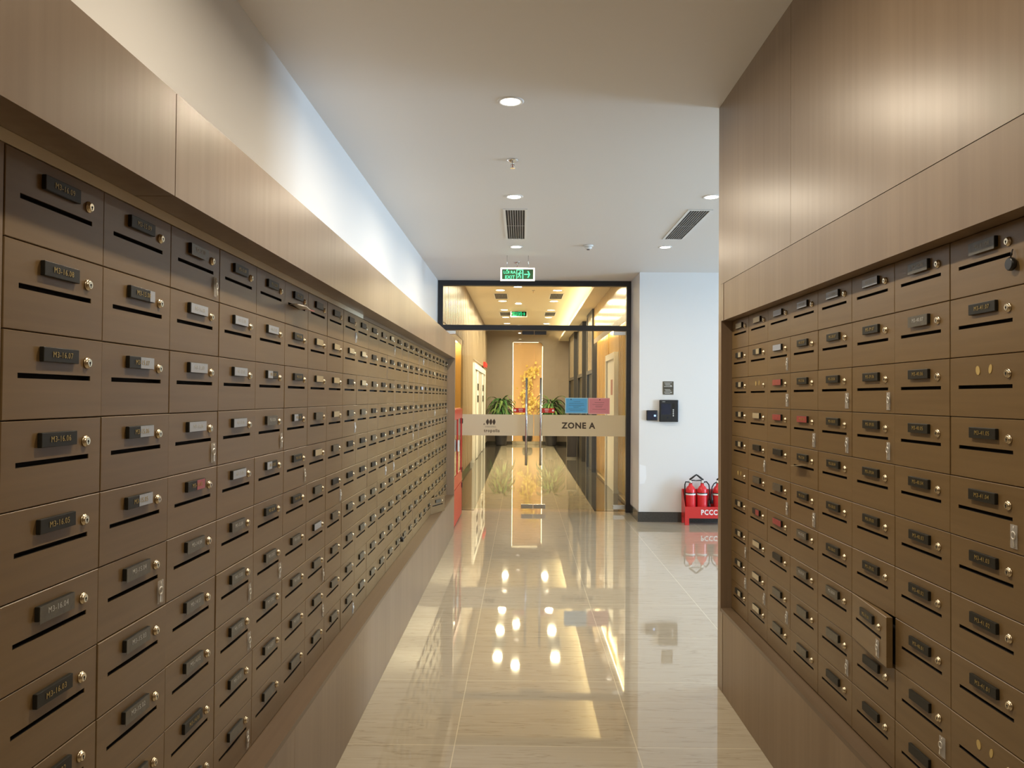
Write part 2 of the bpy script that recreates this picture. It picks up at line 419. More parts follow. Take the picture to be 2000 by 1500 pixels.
PX0, PX1, PZ0, PZ1, PT = 0.0985, 0.2100, 0.1024, 0.1290, 0.0085
me_door, me_slot, me_lock = door_mesh(), slot_mesh(), lock_mesh()
me_plate = MB().bbox(PX0, PX1, -PT, -0.0002, PZ0, PZ1, 0.0012).mesh('nameplate', M['plate'])
def cover(x0, x1, mat, z0=PZ0 + .001, z1=PZ1 - .001): return MB().box(x0, x1, -PT - .0007, -PT - .0001, z0, z1).mesh('paper_cover', mat)
COV = {'w': cover(PX0 + .004, PX1 - .0005, M['paper']), 'h': cover(PX0 + .050, PX1 + .001, M['paper']), 't': cover(PX0 + .088, PX1 - .0005, M['paper']),
       's': cover(PX0 + .004, PX0 + .052, M['paper']), 'g': cover(PX0 + .002, PX1 - .002, M['film'], PZ0 - .004, PZ1 - .001),
       'y': cover(PX0 + .005, PX1 - .004, M['cream']), 'r': cover(PX0 + .001, PX1 - .001, M['redfilm']), 'e': cover(PX0 + .055, PX1 - .006, M['redfilm']),
       'v': cover(PX0 + .055, PX1 - .012, M['cream'])}
def glue():
    b = MB()
    for cx, cz, rx, rz, t in ((0.128, 0.1165, .0085, .0115, .3), (0.180, 0.1185, .0065, .0115, -.25)):
        pts = [(cx + rx * math.cos(a) * math.cos(t) - rz * math.sin(a) * math.sin(t), cz + rx * math.cos(a) * math.sin(t) + rz * math.sin(a) * math.cos(t))
               for a in [2 * PI * k / 14 for k in range(14)]]
        b.prism(pts, -0.0012, -0.0001)
    return b.mesh('glue_mark', M['glue'])
me_glue = glue()
ORD = ['', 'first', 'second', 'third', 'fourth', 'fifth', 'sixth', 'seventh', 'eighth', 'ninth', 'tenth', 'eleventh', 'twelfth', 'thirteenth', 'fourteenth',
       'fifteenth', 'sixteenth', 'seventeenth', 'eighteenth', 'nineteenth', 'twentieth', 'twenty-first', 'twenty-second', 'twenty-third', 'twenty-fourth', 'twenty-fifth']
ROWN = ['top row', 'second row', 'third row', 'fourth row', 'fifth row', 'sixth row', 'seventh row', 'eighth row', 'ninth row', 'bottom row']
STATE = {'d': 'gold-lettered nameplate', 'k': 'plain dark nameplate', 'w': 'papered-over nameplate', 'h': 'half-papered nameplate', 't': 'thinly papered nameplate',
         's': 'half-papered nameplate', 'g': 'film-covered nameplate', 'y': 'cream-covered nameplate', 'r': 'red-covered nameplate', 'e': 'red-stickered nameplate',
         'n': 'glue marks, no nameplate', 'v': 'half-cream nameplate'}
# nameplate state of every box, column by column from the near end, top row first
LS = ['dddddgddgg', 'ktthhggggg'.replace('tt', 'th'), 'gwwwegggkg', 'kwwwwggggg', 'kwsgskgggg', 'kkkskkgggg', 'kyygygwggg', 'kyyygkgggg', 'kykgkkgggg', 'kyygkkgggg',
      'kkgkgkgggg', 'gkkkkkgkgg', 'ykgkkggggg', 'kkkkkkkggg', 'kkgkgggkgg', 'kkkkggkggg', 'kkkggkgggg', 'gkwkkkkggg', 'kkgkgggkgg', 'ggkkkgkggk', 'kykkgkgggg', 'kkkgkkgggk',
      'gkkkkggkgg', 'kkgkggkggg', 'kkkkgkkggg']
RS = ['gdnddddddnn'[:10], 'ggkkkkkkkk', 'wkkkkkkkkk', 'wkkkkkkggk', 'wkkrkkgggg', 'wwererkkgg'.replace('ererk', 'rrkgr'), 'yvnykgeygg', 'yvvvvnvvvv']
RS = [s[:10] for s in RS]
RS[7] = 'yvvvvnvvvv'; RS[5] = 'wwrrkgrkgg'; RS[6] = 'yvnykgeyyy'; RS[0] = 'gdnddddd' + 'nn'
random.seed(11)
BANK = {'L': dict(xf=XLB, y0=Y0L, zt=ZTL, st=LS, n=NL, word='long bank', grp='mailboxes of the long bank'),
        'R': dict(xf=XRB, y0=Y0R, zt=ZTR, st=RS, n=NR, word='short bank', grp='mailboxes of the short bank')}
LETTERED = {}
def letters(txt):
    if txt not in LETTERED: LETTERED[txt] = text_mesh(txt, 0.0150, 0.0, 0.0002, 1.12)
    return LETTERED[txt]


def corner(bk, c, r, u=0.0, d=BH, out=0.0):
    # world position of a point on a mailbox face: u across, d down from its top, out from the face
    B = BANK[bk]; z = B['zt'] - r * BH - d
    if bk == 'L': return (B['xf'] + out, B['y0'] + c * BW + u, z)
    return (B['xf'] - out, B['y0'] + (c + 1) * BW - u, z)


for bk, B in BANK.items():
    for c in range(B['n']):
        for r in range(10):
            st = B['st'][c][r]
            txt = None
            if bk == 'L' and c == 0: txt = 'M3-16.%02d' % (9 - r) if r < 9 else 'M3-16.10'
            elif bk == 'L' and c == 1: txt = 'M3-15.%02d' % (9 - r) if r < 9 else 'M3-15.10'
            elif bk == 'L' and c < 6: txt = 'M3-%d.%02d' % (16 - c, 9 - r) if r < 9 else None
            elif bk == 'R' and c == 0: txt = 'M3-41.%02d' % (8 - r) if r < 8 else None
            elif bk == 'R' and c < 5: txt = 'M3-%d.%02d' % (41 - c, 8 - r) if r < 8 else None
            lab = 'mailbox, %s, %s column towards the glass doors, %s, %s' % (ROWN[r], ORD[c + 1], B['word'], STATE[st])
            extra = 0.0
            if (bk, c, r) == ('L', 20, 9): extra = -math.radians(20); lab = 'open mailbox swung out of the bottom row near the end of the long bank'
            if (bk, c, r) == ('R', 2, 7): extra = -math.radians(4.5); lab = 'mailbox door standing ajar in the eighth row of the short bank'
            if st == 'd' and bk == 'L' and c == 0 and 1 <= r <= 4: lab = 'wood mailbox with gold %s nameplate in the long bank' % txt
            if (bk, c, r) == ('R', 0, 1): lab = 'wood mailbox with gold %s nameplate in the short bank' % txt
            jit = random.uniform(0, 0.0022)
            e = empty('mailbox', corner(bk, c, r, out=jit), lab, 'mailbox', B['grp'], rotz=(PI / 2 if bk == 'L' else -PI / 2) + extra)
            dm = put('door', me_door, e)
            put('mail_slot', me_slot, e)
            put('lock', me_lock, e)
            if st == 'n':
                put('glue_mark', me_glue, e)
                continue
            p = put('nameplate', me_plate, e)
            if st in COV: put('paper_cover', COV[st], p)
            if txt:
                me = letters(txt)
                key = txt + ('g' if st in 'gwh' else 'y')
                if key not in LETTERED:
                    m2 = me.copy(); m2.materials.clear(); m2.materials.append(M['greylet'] if st in 'gw' else M['gold']); LETTERED[key] = m2
                lt = put('lettering', LETTERED[key], p, ((PX0 + PX1) / 2 + .002, -PT - .0009, (PZ0 + PZ1) / 2)); lt.rotation_euler = (PI / 2, 0, 0)

# ------------------------------------------------------------------ keys in small clear bags, taped below the locks
def bag_mesh():
    b = MB(); n = 6; vs = []; fs = []
    for j in range(9):
        for i in range(n + 1):
            x = (i / n - .5) * .026; z = -.054 * j / 8
            y = -0.0012 - .0035 * math.sin(PI * i / n) * math.sin(PI * min(1, j / 8 * 1.1)) + .0006 * math.sin(i * 2.1 + j * 1.7)
            vs.append((x, y, z))
    for j in range(8):
        for i in range(n): a = j * (n + 1) + i; fs.append((a, a + 1, a + n + 2, a + n + 1))
    b.add(vs, fs, 0, True)
    b.box(-.013, .013, -.0012, -.0004, -.054, 0); return b.mesh('clear_bag', M['bag'])


def key_mesh():
    b = MB(); pts = [(0.0075 * math.cos(a), -0.0030, -0.024 + 0.0085 * math.sin(a)) for a in [2 * PI * k / 16 for k in range(17)]]
    b.tube(pts, 0.0018, 6, caps=False)
    b.box(-.0016, .0016, -.0037, -.0022, -.050, -.031)
    for k, z in enumerate((-.049, -.045, -.041)): b.box(.0012, .0042 - .0008 * k, -.0036, -.0023, z, z + .0022)
    b.tube([(0.0, -.003, -.0155), (.001, -.0028, -.009), (0, -.002, -.003)], 0.0009, 5); return b.mesh('key', M['keymetal'])
me_bag, me_key = bag_mesh(), key_mesh()
KEYS = [('L', *k) for k in ((2, 0), (2, 3), (1, 5), (4, 3), (3, 6), (3, 7), (3, 9), (4, 6), (5, 4), (7, 5), (11, 5), (12, 5), (6, 7), (6, 8), (8, 9), (8, 0), (8, 3), (12, 0), (17, 0),
        (20, 3), (15, 4), (24, 3))] + [('R', *k) for k in ((5, 1), (5, 2), (3, 2), (2, 2), (4, 3), (3, 3), (2, 3), (6, 4), (5, 5), (4, 5), (0, 4), (2, 7), (7, 7), (7, 8), (6, 8), (5, 8), (3, 8), (1, 8))]
for bk, c, r in KEYS:
    B = BANK[bk]
    out = 0.0030
    u = 0.272
    if (bk, c, r) == ('R', 2, 7): u = 0.240; out = 0.0225
    e = empty('key_bag', corner(bk, c, r, u, 0.087, out), 'key in clear bag taped on mailbox, %s, %s column towards glass doors, %s' % (ROWN[r], ORD[c + 1], B['word']),
              'key', 'keys taped to the %s' % B['word'], rotz=(PI / 2 if bk == 'L' else -PI / 2) + (-math.radians(4.5) if (bk, c, r) == ('R', 2, 7) else random.uniform(-.1, .1)))
    put('clear_bag', me_bag, e)
    k = put('key', me_key, e); k.rotation_euler = (0, random.uniform(-.25, .25), 0)

# black tag under the topmost lock of the short bank and black cap on a low lock of the long bank
e = empty('key_fob', corner('R', 0, 0, 0.272, 0.1025, 0.003), 'round black fob hanging at the top near corner of the short bank', 'key fob', rotz=-PI / 2)
MB().ring([(0.0135, 0), (0.0155, -0.003), (0.0155, -0.009), (0.013, -0.012)], 24, (0, 0, 0), 'Y').build('fob_disc', M['black'], e)
MB().tube([(0, -.006, .014), (0, -.004, .026), (0, -.001, .034)], 0.0016, 6).build('strap', M['black'], e)
e = empty('key_fob', corner('L', 13, 9, 0.2905, 0.046, 0.003), 'black fob hanging at bottom row, fourteenth column, of the long bank', 'key fob', rotz=PI / 2)
MB().ring([(0.015, 0), (0.018, -0.004), (0.018, -0.02), (0.015, -0.024)], 20, (0, 0, 0), 'Y').build('fob_disc', M['black'], e)
MB().tube([(0, -.008, .016), (0, -.004, .026), (0, -.001, .034)], 0.0016, 6).build('strap', M['black'], e)
# leaflet sticking out of a slot in the top row
e = empty('leaflet', corner('L', 5, 0, 0.15, 0.0765, 0.0), 'white and red leaflet poking out of a top row slot, long bank', 'leaflet', rotz=PI / 2)
b = MB(); pts = []
for i in range(9):
    x = -.085 + .17 * i / 8; pts.append(x)
vs = [(x, y, z + .004 * math.sin(i * .8)) for i, x in enumerate(pts) for y, z in ((0.012, 0), (-.020, .002), (-.046, -.006))]
b.add(vs, [(i * 3 + k, i * 3 + k + 1, i * 3 + k + 4, i * 3 + k + 3) for i in range(8) for k in range(2)], 0, True)
for k, f in enumerate(b.f): b.m[k] = 1 if k >= 11 else 0
o = b.build('sheet', [M['paperw'], M['redfilm']], e)
sm = o.modifiers.new('thick', 'SOLIDIFY'); sm.thickness = 0.003
# brown slip tucked under a slot of the short bank
e = empty('paper_slip', corner('R', 4, 4, 0.14, 0.0765, 0.0), 'brown paper slip hanging from a fifth row slot, short bank', 'paper', rotz=-PI / 2)
b = MB(); vs = [(-.06 + .03 * i + .003 * j, -.004 - .013 * j, .001 * j + .003 * i) for j in range(3) for i in range(5)]
b.add(vs, [(j * 5 + i, j * 5 + i + 1, j * 5 + i + 6, j * 5 + i + 5) for j in range(2) for i in range(4)], 0, True)
o = b.build('sheet', M['strip'], e); sm = o.modifiers.new('thick', 'SOLIDIFY'); sm.thickness = 0.0008

# ------------------------------------------------------------------ glazed entrance
FX0, FX1 = -1.150, 1.473
t1 = MB().box(FX0, FX0 + .066, DY - .05, DY + .05, 0, CZ).box(FX1 - .06, FX1, DY - .05, DY + .05, 0, CZ)
t1.box(FX0 + .066, FX1 - .06, DY - .05, DY + .05, CZ - .068, CZ).box(FX0 + .066, FX1 - .06, DY - .05, DY + .05, 2.462, 2.530)
struct('trim_1', t1, M['alu'], 'black aluminium frame around the glass doors and transom', 'door frame')
struct('wall_bulkhead', MB().box(-1.75, 2.2, DY + .052, DY + .12, CZ, HZ), M['hallceil'], 'wall strip over the glass entrance on the hall side', 'wall')
tr = struct('window_2', MB().box(FX0 + .066, FX1 - .06, DY - .006, DY + .006, 2.530, CZ - .068), M['glass'], 'clear glass transom above the glass doors', 'window')
MID = 0.162
doors = []
for name, x0, x1, lab in (('door_1', FX0 + .070, MID - .003, 'glass door leaf with the diamond logo on its frosted band'), ('door_2', MID + .003, FX1 - .064, 'glass door leaf marked ZONE A on its frosted band')):
    d = empty(name, (MID, DY, 0), lab, 'door', kind='structure'); doors.append(d)
    P = lambda o, d=d: rel(o, d)
    for (za, zb) in ((0.020, 1.026), (1.314, 2.455)):
        pass
    P(MB().box(x0, x1, DY - .006, DY + .006, 0.035, 2.452).build('pane', M['glass'], d))
    P(MB().box(x0 + .002, x1 - .002, DY - .0085, DY - .0065, 1.026, 1.314).build('frosted_band', M['frost'], d))
    hx = 0.062 if name == 'door_1' else 0.257
    h = P(MB().ring([(0.016, 0.630), (0.016, 1.815)], 16, (hx, DY - .062, 0)).build('handle', M['chrome'], d))
    hb = MB()
    for z in (0.78, 1.665): hb.ring([(0.009, -.058), (0.009, -.0065)], 10, (hx, DY, z), 'Y')
    P(hb.build('handle_post', M['chrome'], d))
    for lo, hi in ((0.038, 0.098), (2.404, 2.456)):
        xa, xb = ((MID - .165, MID - .004) if name == 'door_1' else (MID + .004, MID + .165))
        P(MB().bbox(xa, xb, DY - .018, DY + .018, lo, hi, .003).build('patch_fitting', M['steel'] if lo < 1 else M['alu'], d))
        xa, xb = ((FX0 + .072, FX0 + .24) if name == 'door_1' else (FX1 - .23, FX1 - .066))
        P(MB().bbox(xa, xb, DY - .018, DY + .018, lo, hi, .003).build('patch_fitting', M['steel'], d))
d1, d2 = doors
YB = DY - .0092
def on(o, d): o.location = Vector(o.location) - d.location; return o
on(lettering('ZONE A', 0.112, M['brownlet'], d2, (0.770, YB, 1.166), bold=.0042, depth=.0005, spacing=1.12), d2)
on(lettering('tropolis', 0.060, M['brownlet'], d1, (-0.408, YB, 1.092), bold=.0012, depth=.0005, spacing=1.12), d1)
on(lettering('VINHOMES', 0.024, M['brownlet'], d1, (-0.425, YB, 1.144), depth=.0005, spacing=1.35), d1)
on(lettering('A', 0.034, M['brownlet'], d1, (-0.512, YB, 1.180), bold=.001, depth=.0005), d1)
lg = MB()
for k in range(3):
    cx = -.466 + .044 * k; wv = 0.026; hv = .044
    lg.prism([(cx, 1.212 - hv), (cx + wv * .75, 1.212 - .012), (cx + wv * .75, 1.212 + .012), (cx + .003, 1.212 + hv), (cx - wv * .75, 1.212 + .012), (cx - wv * .75, 1.212 - .012)], YB, YB + .0008)
on(lg.build('logo_diamonds', M['brownlet'], d1), d1)

# stickers and notices on the glass
for x0, x1, lab, ring_x in ((-0.113, 0.046, 'red push sticker on the glass door beside the logo leaf handle', -.092), (0.275, 0.444, 'red pull sticker on the glass door marked ZONE A', .424)):
    e = empty('door_sticker', ((x0 + x1) / 2, DY - .007, 1.372), lab, 'sticker', 'door stickers')
    X0, X1 = x0 - (x0 + x1) / 2, x1 - (x0 + x1) / 2
    MB().bbox(X0, X1, -.0012, -.0002, -.031, .031, .0004).build('backing', M['red'], e)
    lettering('KÉO' if x0 > 0 else 'ĐẨY', 0.030, M['whitelet'], e, (0.02 if x0 < 0 else -.02, -.0016, .010), bold=.0006)
    lettering('PULL' if x0 > 0 else 'PUSH', 0.020, M['whitelet'], e, (0.02 if x0 < 0 else -.02, -.0016, -.016), bold=.0002)
    MB().ring([(0.015, -.0014), (0.015, -.0018)], 16, (ring_x - (x0 + x1) / 2, 0, 0), 'Y').build('round_mark', M['whitelet'], e)
for x0, x1, z0, z1, mt, me_, lab in ((0.589, 0.897, 1.336, 1.548, 'blue', 'bluel', 'blue notice sheet on the glass above ZONE A'), (0.903, 1.196, 1.329, 1.548, 'pink', 'pinkl', 'pink notice sheet on the glass beside the blue one')):
    e = empty('notice_sheet', ((x0 + x1) / 2, DY - .007, (z0 + z1) / 2), lab, 'notice', 'notices on the glass')
    hw, hh = (x1 - x0) / 2, (z1 - z0) / 2
    MB().box(-hw, hw, -.0008, -.0002, -hh, hh).build('paper_edge', M[me_], e)
    MB().box(-hw + .012, hw - .010, -.0012, -.0009, -hh + .010, hh - .010).build('paper', M[mt], e)
    b = MB()
    lines = [(-.04, .05, .055), (-.10, .10, .030), (-.105, .105, .005), (-.05, .06, -.012), (-.04, .03, -.026), (-.11, .115, -.047), (-.09, .09, -.066)] if mt == 'blue' else \
            [(-.06, .07, .045), (-.09, .06, .020), (-.05, .05, .0), (-.05, .04, -.014), (-.09, .09, -.045)]
    for a, c, z in lines: b.box(a, c, -.0015, -.0013, z - .0016, z + .0016)
    b.ring([(0.008, -.0013), (0.008, -.0015)], 12, (-.075 if mt == 'blue' else .01, 0, .085), 'Y')
    b.build('printed_lines', M['ink'] if mt == 'blue' else M['brownlet'], e)

# ------------------------------------------------------------------ red fire cabinet beyond the long bank
FXF = -0.785
fc = empty('fire_cabinet', (-0.96, 9.77, 0), 'tall red fire hose cabinet beyond the long mailbox bank', 'fire cabinet')
ya, yb, zt = 9.10, 10.45, 1.405
rel(MB().box(FXF - .02, XWL + .004, ya, yb, 0.001, zt).build('body', M['red'], fc), fc)
dr = MB().box(FXF - .019, FXF, ya + .01, yb - .01, zt - .13, zt - .01).box(FXF - .019, FXF, ya + .01, yb - .01, .45, .60)
dr.box(FXF - .019, FXF, ya + .01, yb - .01, .02, .44)
dr.box(FXF - .019, FXF, ya + .01, ya + .12, .60, zt - .13).box(FXF - .019, FXF, yb - .12, yb - .01, .60, zt - .13).box(FXF - .019, FXF, 9.72, 9.80, .60, zt - .13)
dd = rel(dr.build('door', M['red'], fc), fc)
for y0_, y1_ in ((ya + .12, 9.72), (9.80, yb - .12)):
    rel(MB().box(FXF - .014, FXF - .008, y0_, y1_, .60, zt - .13).build('glass_pane', M['screen'], fc), fc)
rel(MB().bbox(FXF + .001, FXF + .022, 9.66, 9.70, .88, 1.02, .004).build('handle', M['white'], fc), fc)
for z in (0.36, 0.56, 1.20): rel(MB().bbox(FXF + .001, FXF + .010, yb - .07, yb - .03, z, z + .07, .003).build('hinge', M['black'], fc), fc)
for z in (0.30, 0.62): rel(MB().bbox(FXF + .001, FXF + .010, ya + .03, ya + .06, z, z + .06, .003).build('hinge', M['black'], fc), fc)

# ------------------------------------------------------------------ end wall: phone, reader, plate
YW = WY
e = empty('entry_phone', (1.842, YW, 1.393), 'large black entry phone panel on the white end wall', 'intercom')
MB().bbox(-.117, .117, -.05, -.001, -.137, .137, .008).build('housing', M['black'], e)
MB().box(-.098, .02, -.052, -.0503, -.045, .09).build('screen', M['screen'], e)
b = MB()
for k in range(4): b.ring([(.008, -.0502), (.007, -.054)], 12, (.052, 0, .012 - .024 * k), 'Y')
b.build('call_buttons', M['white'], e)
MB().box(.038, .068, -.053, -.0503, .035, .095).build('card_reader', M['plate'], e)
MB().ring([(.011, -.0502), (.011, -.053)], 14, (-.02, 0, -.085), 'Y').build('camera_lens', M['screen'], e)
MB().box(-.085, -.05, -.0515, -.0503, .112, .118).build('brand_mark', M['greylet'], e)
e = empty('card_reader', (1.633, YW, 1.335), 'small square black card reader left of the entry phone', 'card reader')
MB().bbox(-.068, .068, -.035, -.001, -.064, .064, .006).build('housing', M['black'], e)
MB().box(-.058, .058, -.0372, -.0352, -.052, .052).build('screen', M['screen'], e)
MB().bbox(.022, .046, -.0385, -.0374, -.014, .008, .0003).build('indicator', emit('indicator_blue', (.35, .55, 1), 1.2), e)
e = empty('instruction_plate', (1.838, YW, 1.680), 'small dark instruction plate above the entry phone', 'sign')
MB().bbox(-.067, .067, -.006, -.0005, -.083, .083, .001).build('plate', M['film'], e)
b = MB()
for k, z in enumerate((.066, .05, .034, .018, -.02, -.036, -.052, -.068)):
    b.box(-.052 + .008 * (k % 3), .048 - .012 * ((k * 2) % 3), -.0072, -.0062, z - .003, z + .003)
b.box(.026, .044, -.0072, -.0062, .02, .036); b.box(.026, .044, -.0072, -.0062, -.064, -.05)
b.build('printed_lines', M['greylet'], e)
b = MB(); b.box(-.067, .067, -.0073, -.0062, -.003, .003).build('divider', M['black'], e)
struct('trim_3', MB().prism([(1.482, .72), (1.515, .71), (1.56, .70), (1.57, .55), (1.545, .48), (1.485, .47)], YW - .0015, YW - .0002), plain('white_patch', (.86, .87, .88), .2),
       'glossy white patch of tape at the corner of the end wall', 'trim')

# ------------------------------------------------------------------ extinguisher stand
PY0, PY1 = 9.72, 9.94
st = empty('extinguisher_stand', (2.30, 9.83, 0), 'red metal stand lettered PCCC holding fire extinguishers', 'extinguisher stand')
P = lambda o: rel(o, st)
xs0, xs1 = 2.005, 2.62
P(MB().box(xs0, xs1, PY0, PY0 + .004, .085, .226).build('front_plate', M['red'], st))
P(MB().box(xs0, xs1, PY1 - .004, PY1, .085, .42).build('back_plate', M['red'], st))
for x in (xs0, xs1 - .004):
    b = MB(); n = [(PY0 + .0045, .085), (PY1 - .0045, .085), (PY1 - .0045, .418), (PY1 - .05, .418), (PY0 + .0045, .226)]
    b.add([(x, y, z) for y, z in n] + [(x + .004, y, z) for y, z in n], [tuple(range(5)), tuple(range(9, 4, -1))] + [(i, (i + 1) % 5, (i + 1) % 5 + 5, i + 5) for i in range(5)])
    P(b.build('side_plate', M['red'], st))
P(MB().box(xs0 + .005, xs1 - .005, PY0 + .0045, PY1 - .0045, .092, .097).build('shelf', M['red'], st))
for x in (xs0, xs1 - .05):
    for y in (PY0, PY1 - .03): P(MB().box(x, x + .05, y, y + .03, .001, .0845).build('foot', M['red'], st))
lt = lettering('PCCC', 0.086, M['whitelet'], st, (2.300, PY0 - .001, .156), bold=.0028, depth=.0005, spacing=1.12); lt.location = Vector(lt.location) - st.location; lt.scale.x = .84
EX = [(2.094, 1, 'red fire extinguisher at the near end of the PCCC stand'), (2.238, -1, 'second red fire extinguisher in the PCCC stand'), (2.43, 1, 'fire extinguisher half hidden by the wood wall corner')]
for x, sg, lab in EX:
    e = empty('fire_extinguisher', (x, 9.83, .098), lab, 'fire extinguisher', 'extinguishers in the stand')
    MB().ring([(.052, 0), (.060, .006), (.061, .02), (.061, .305), (.057, .337), (.042, .362), (.024, .378), (.020, .40)], 28).build('cylinder', M['redp'], e)
    MB().ring([(.0616, .262), (.0616, .280)], 28, caps=False).build('label_band', M['whitelet'], e)
    MB().ring([(.0617, .281), (.0617, .292)], 28, caps=False).build('label_stripe', M['black'], e)
    b = MB().ring([(.021, .401), (.021, .425), (.014, .432), (.014, .445)], 16)
    b.build('valve', M['steel'], e)
    b = MB().tube([(-.012 * sg, 0, .446), (.02 * sg, 0, .470), (.055 * sg, 0, .498), (.078 * sg, 0, .512)], [.012, .012, .010, .008], 8)
    b.tube([(-.012 * sg, 0, .436), (.03 * sg, 0, .440), (.08 * sg, 0, .436)], [.009, .007, .006], 8)
    b.build('lever', M['black'], e)
    hp = [(-.018 * sg, 0, .418), (-.06 * sg, 0, .420), (-.070 * sg, 0, .385), (-.0705 * sg, 0, .30), (-.0705 * sg, 0, .20), (-.0705 * sg, 0, .12)]
    if sg < 0: hp = [(-q[0] * sg * -1 if False else q[0], -.02, q[2]) for q in hp]; hp = [(-.018 * sg, 0, .418), (.05, -.01, .425), (.078, -.02, .39), (.088, -.03, .30), (.080, -.03, .20)]
    if x > 2.3: hp = [(-.018, 0, .418), (-.05, -.01, .40), (-.078, -.03, .36), (-.085, -.045, .28)]
    ho = MB().tube(hp, .008, 8); ho.build('hose', M['cable'], e)
    if x > 2.15: MB().tube([hp[-1], (hp[-1][0], hp[-1][1] - .002, hp[-1][2] - .12)], [.011, .020], 10).build('nozzle', M['cable'], e)

# ------------------------------------------------------------------ corridor ceiling fixtures
me_ringC = MB().ring([(.052, .0), (.052, -.004), (.066, -.006), (.072, -.001), (.072, 0)], 28, caps=False).mesh('trim_ring', M['white'])
me_lensC = MB().ring([(.0515, -.0005), (.0515, -.0025)], 28).mesh('lens', M['lamp'])
def downlight(x, y, z, lab, grp, energy, col, lens, scale=1.0, vis=True):
    e = empty('ceiling_downlight', (x, y, z), lab, 'ceiling light', grp)
    a = put('trim_ring', me_ringC, e); b_ = put('lens', lens, e); a.scale = b_.scale = (scale,) * 3
    light('downlight_lamp', 'AREA', (0, 0, -.012), energy, col, e, shape='DISK', size=0.10 * scale, spread=math.radians(172))
CL = [(-.072, -1.95, 'first round downlight of the corridor row, behind the viewer'), (-.072, .09, 'round downlight overhead at the start of the mailbox banks'), (-.072, 2.17, 'round downlight over the middle of the short bank'),
      (-.072, 4.215, 'round downlight nearest in the row along the corridor ceiling'), (-.073, 6.229, 'round downlight just before the middle air grille'), (-.073, 8.315, 'round downlight between air grille and green exit sign'),
      (1.481, 6.21, 'round downlight touching the corner of the wood panelling'), (1.492, 8.29, 'round downlight beyond the lobby side air grille')]
for x, y, lab in CL: downlight(x, y, CZ, lab, 'corridor downlights', (5 if x > 1 else 17 if y > 1 else 8), WARM, me_lensC)
for x, y in ((3.6, 6.2), (3.6, 8.3)): downlight(x, y, CZ, 'lobby downlight beyond the wood panelling, %s row' % ('first' if y < 7 else 'second'), 'lobby downlights', 6, WARM, me_lensC)

def grille(x, y, w_, l_, z, lab, grp, n=8, mid=True):
    e = empty('air_grille', (x, y, z), lab, 'air vent', grp)
    b = MB(); t = .022
    b.box(-w_ / 2 - t, -w_ / 2, -l_ / 2 - t, l_ / 2 + t, -.008, -.0005).box(w_ / 2, w_ / 2 + t, -l_ / 2 - t, l_ / 2 + t, -.008, -.0005)
    b.box(-w_ / 2, w_ / 2, -l_ / 2 - t, -l_ / 2, -.008, -.0005).box(-w_ / 2, w_ / 2, l_ / 2, l_ / 2 + t, -.008, -.0005)
    b.build('frame', M['white'], e)
    MB().box(-w_ / 2, w_ / 2, -l_ / 2, l_ / 2, -.0015, -.0005).build('backing', M['ventdark'], e)
    b = MB()
    for k in range(1, n): xx = -w_ / 2 + w_ * k / n; b.box(xx - .003, xx + .003, -l_ / 2, l_ / 2, -.007, -.002)
    if mid: b.box(-w_ / 2, w_ / 2, -.004, .004, -.0078, -.0066)
    b.build('slats', plain('slat_grey', (.42, .42, .42), .5) if 'sg' not in M else M['sg'], e)
M['sg2'] = plain('door_grey', (.46, .45, .43), .4)
M['sg'] = plain('slat_grey', (.38, .38, .38), .5)
grille(-.069, 7.26, .165, 1.22, CZ, 'slatted air grille in the corridor ceiling before the exit sign', 'corridor air grilles')
grille(1.489, 7.25, .165, 1.20, CZ, 'slatted air grille in the ceiling on the lobby side', 'corridor air grilles')

def sprinkler(x, y, z, lab):
    e = empty('sprinkler', (x, y, z), lab, 'sprinkler', 'sprinklers')
    MB().ring([(.040, -.0005), (.038, -.006), (.018, -.014), (.013, -.016)], 22).build('escutcheon', M['chrome'], e)
    b = MB().ring([(.008, -.0165), (.008, -.030)], 12).tube([(-.009, 0, -.03), (-.013, 0, -.042), (-.004, 0, -.054)], .0025, 6).tube([(.009, 0, -.03), (.013, 0, -.042), (.004, 0, -.054)], .0025, 6)
    b.box(-.010, .010, -.002, .002, -.032, -.029)
    b.build('frame_arms', M['chrome'], e)
    MB().ring([(.003, -.032), (.003, -.0525)], 8).build('glass_bulb', M['redfilm'], e)
    MB().ring([(.016, -.0545), (.017, -.0565)], 18).build('deflector', M['chrome'], e)
sprinkler(-.074, 5.262, CZ, 'chrome sprinkler head between the two nearest downlights')
sprinkler(-.068, 9.27, CZ, 'chrome sprinkler head just behind the green exit sign')
e = empty('smoke_detector', (.679, 8.215, CZ), 'round white smoke detector on the ceiling', 'smoke detector')
MB().ring([(.052, -.0005), (.052, -.012), (.046, -.016)], 26).build('base', M['white'], e)
MB().ring([(.038, -.0165), (.038, -.03), (.030, -.040), (.022, -.043)], 24).build('sensor_head', M['white'], e)
MB().ring([(.016, -.0432), (.015, -.048)], 16).build('sensor_cap', M['ventdark'], e)

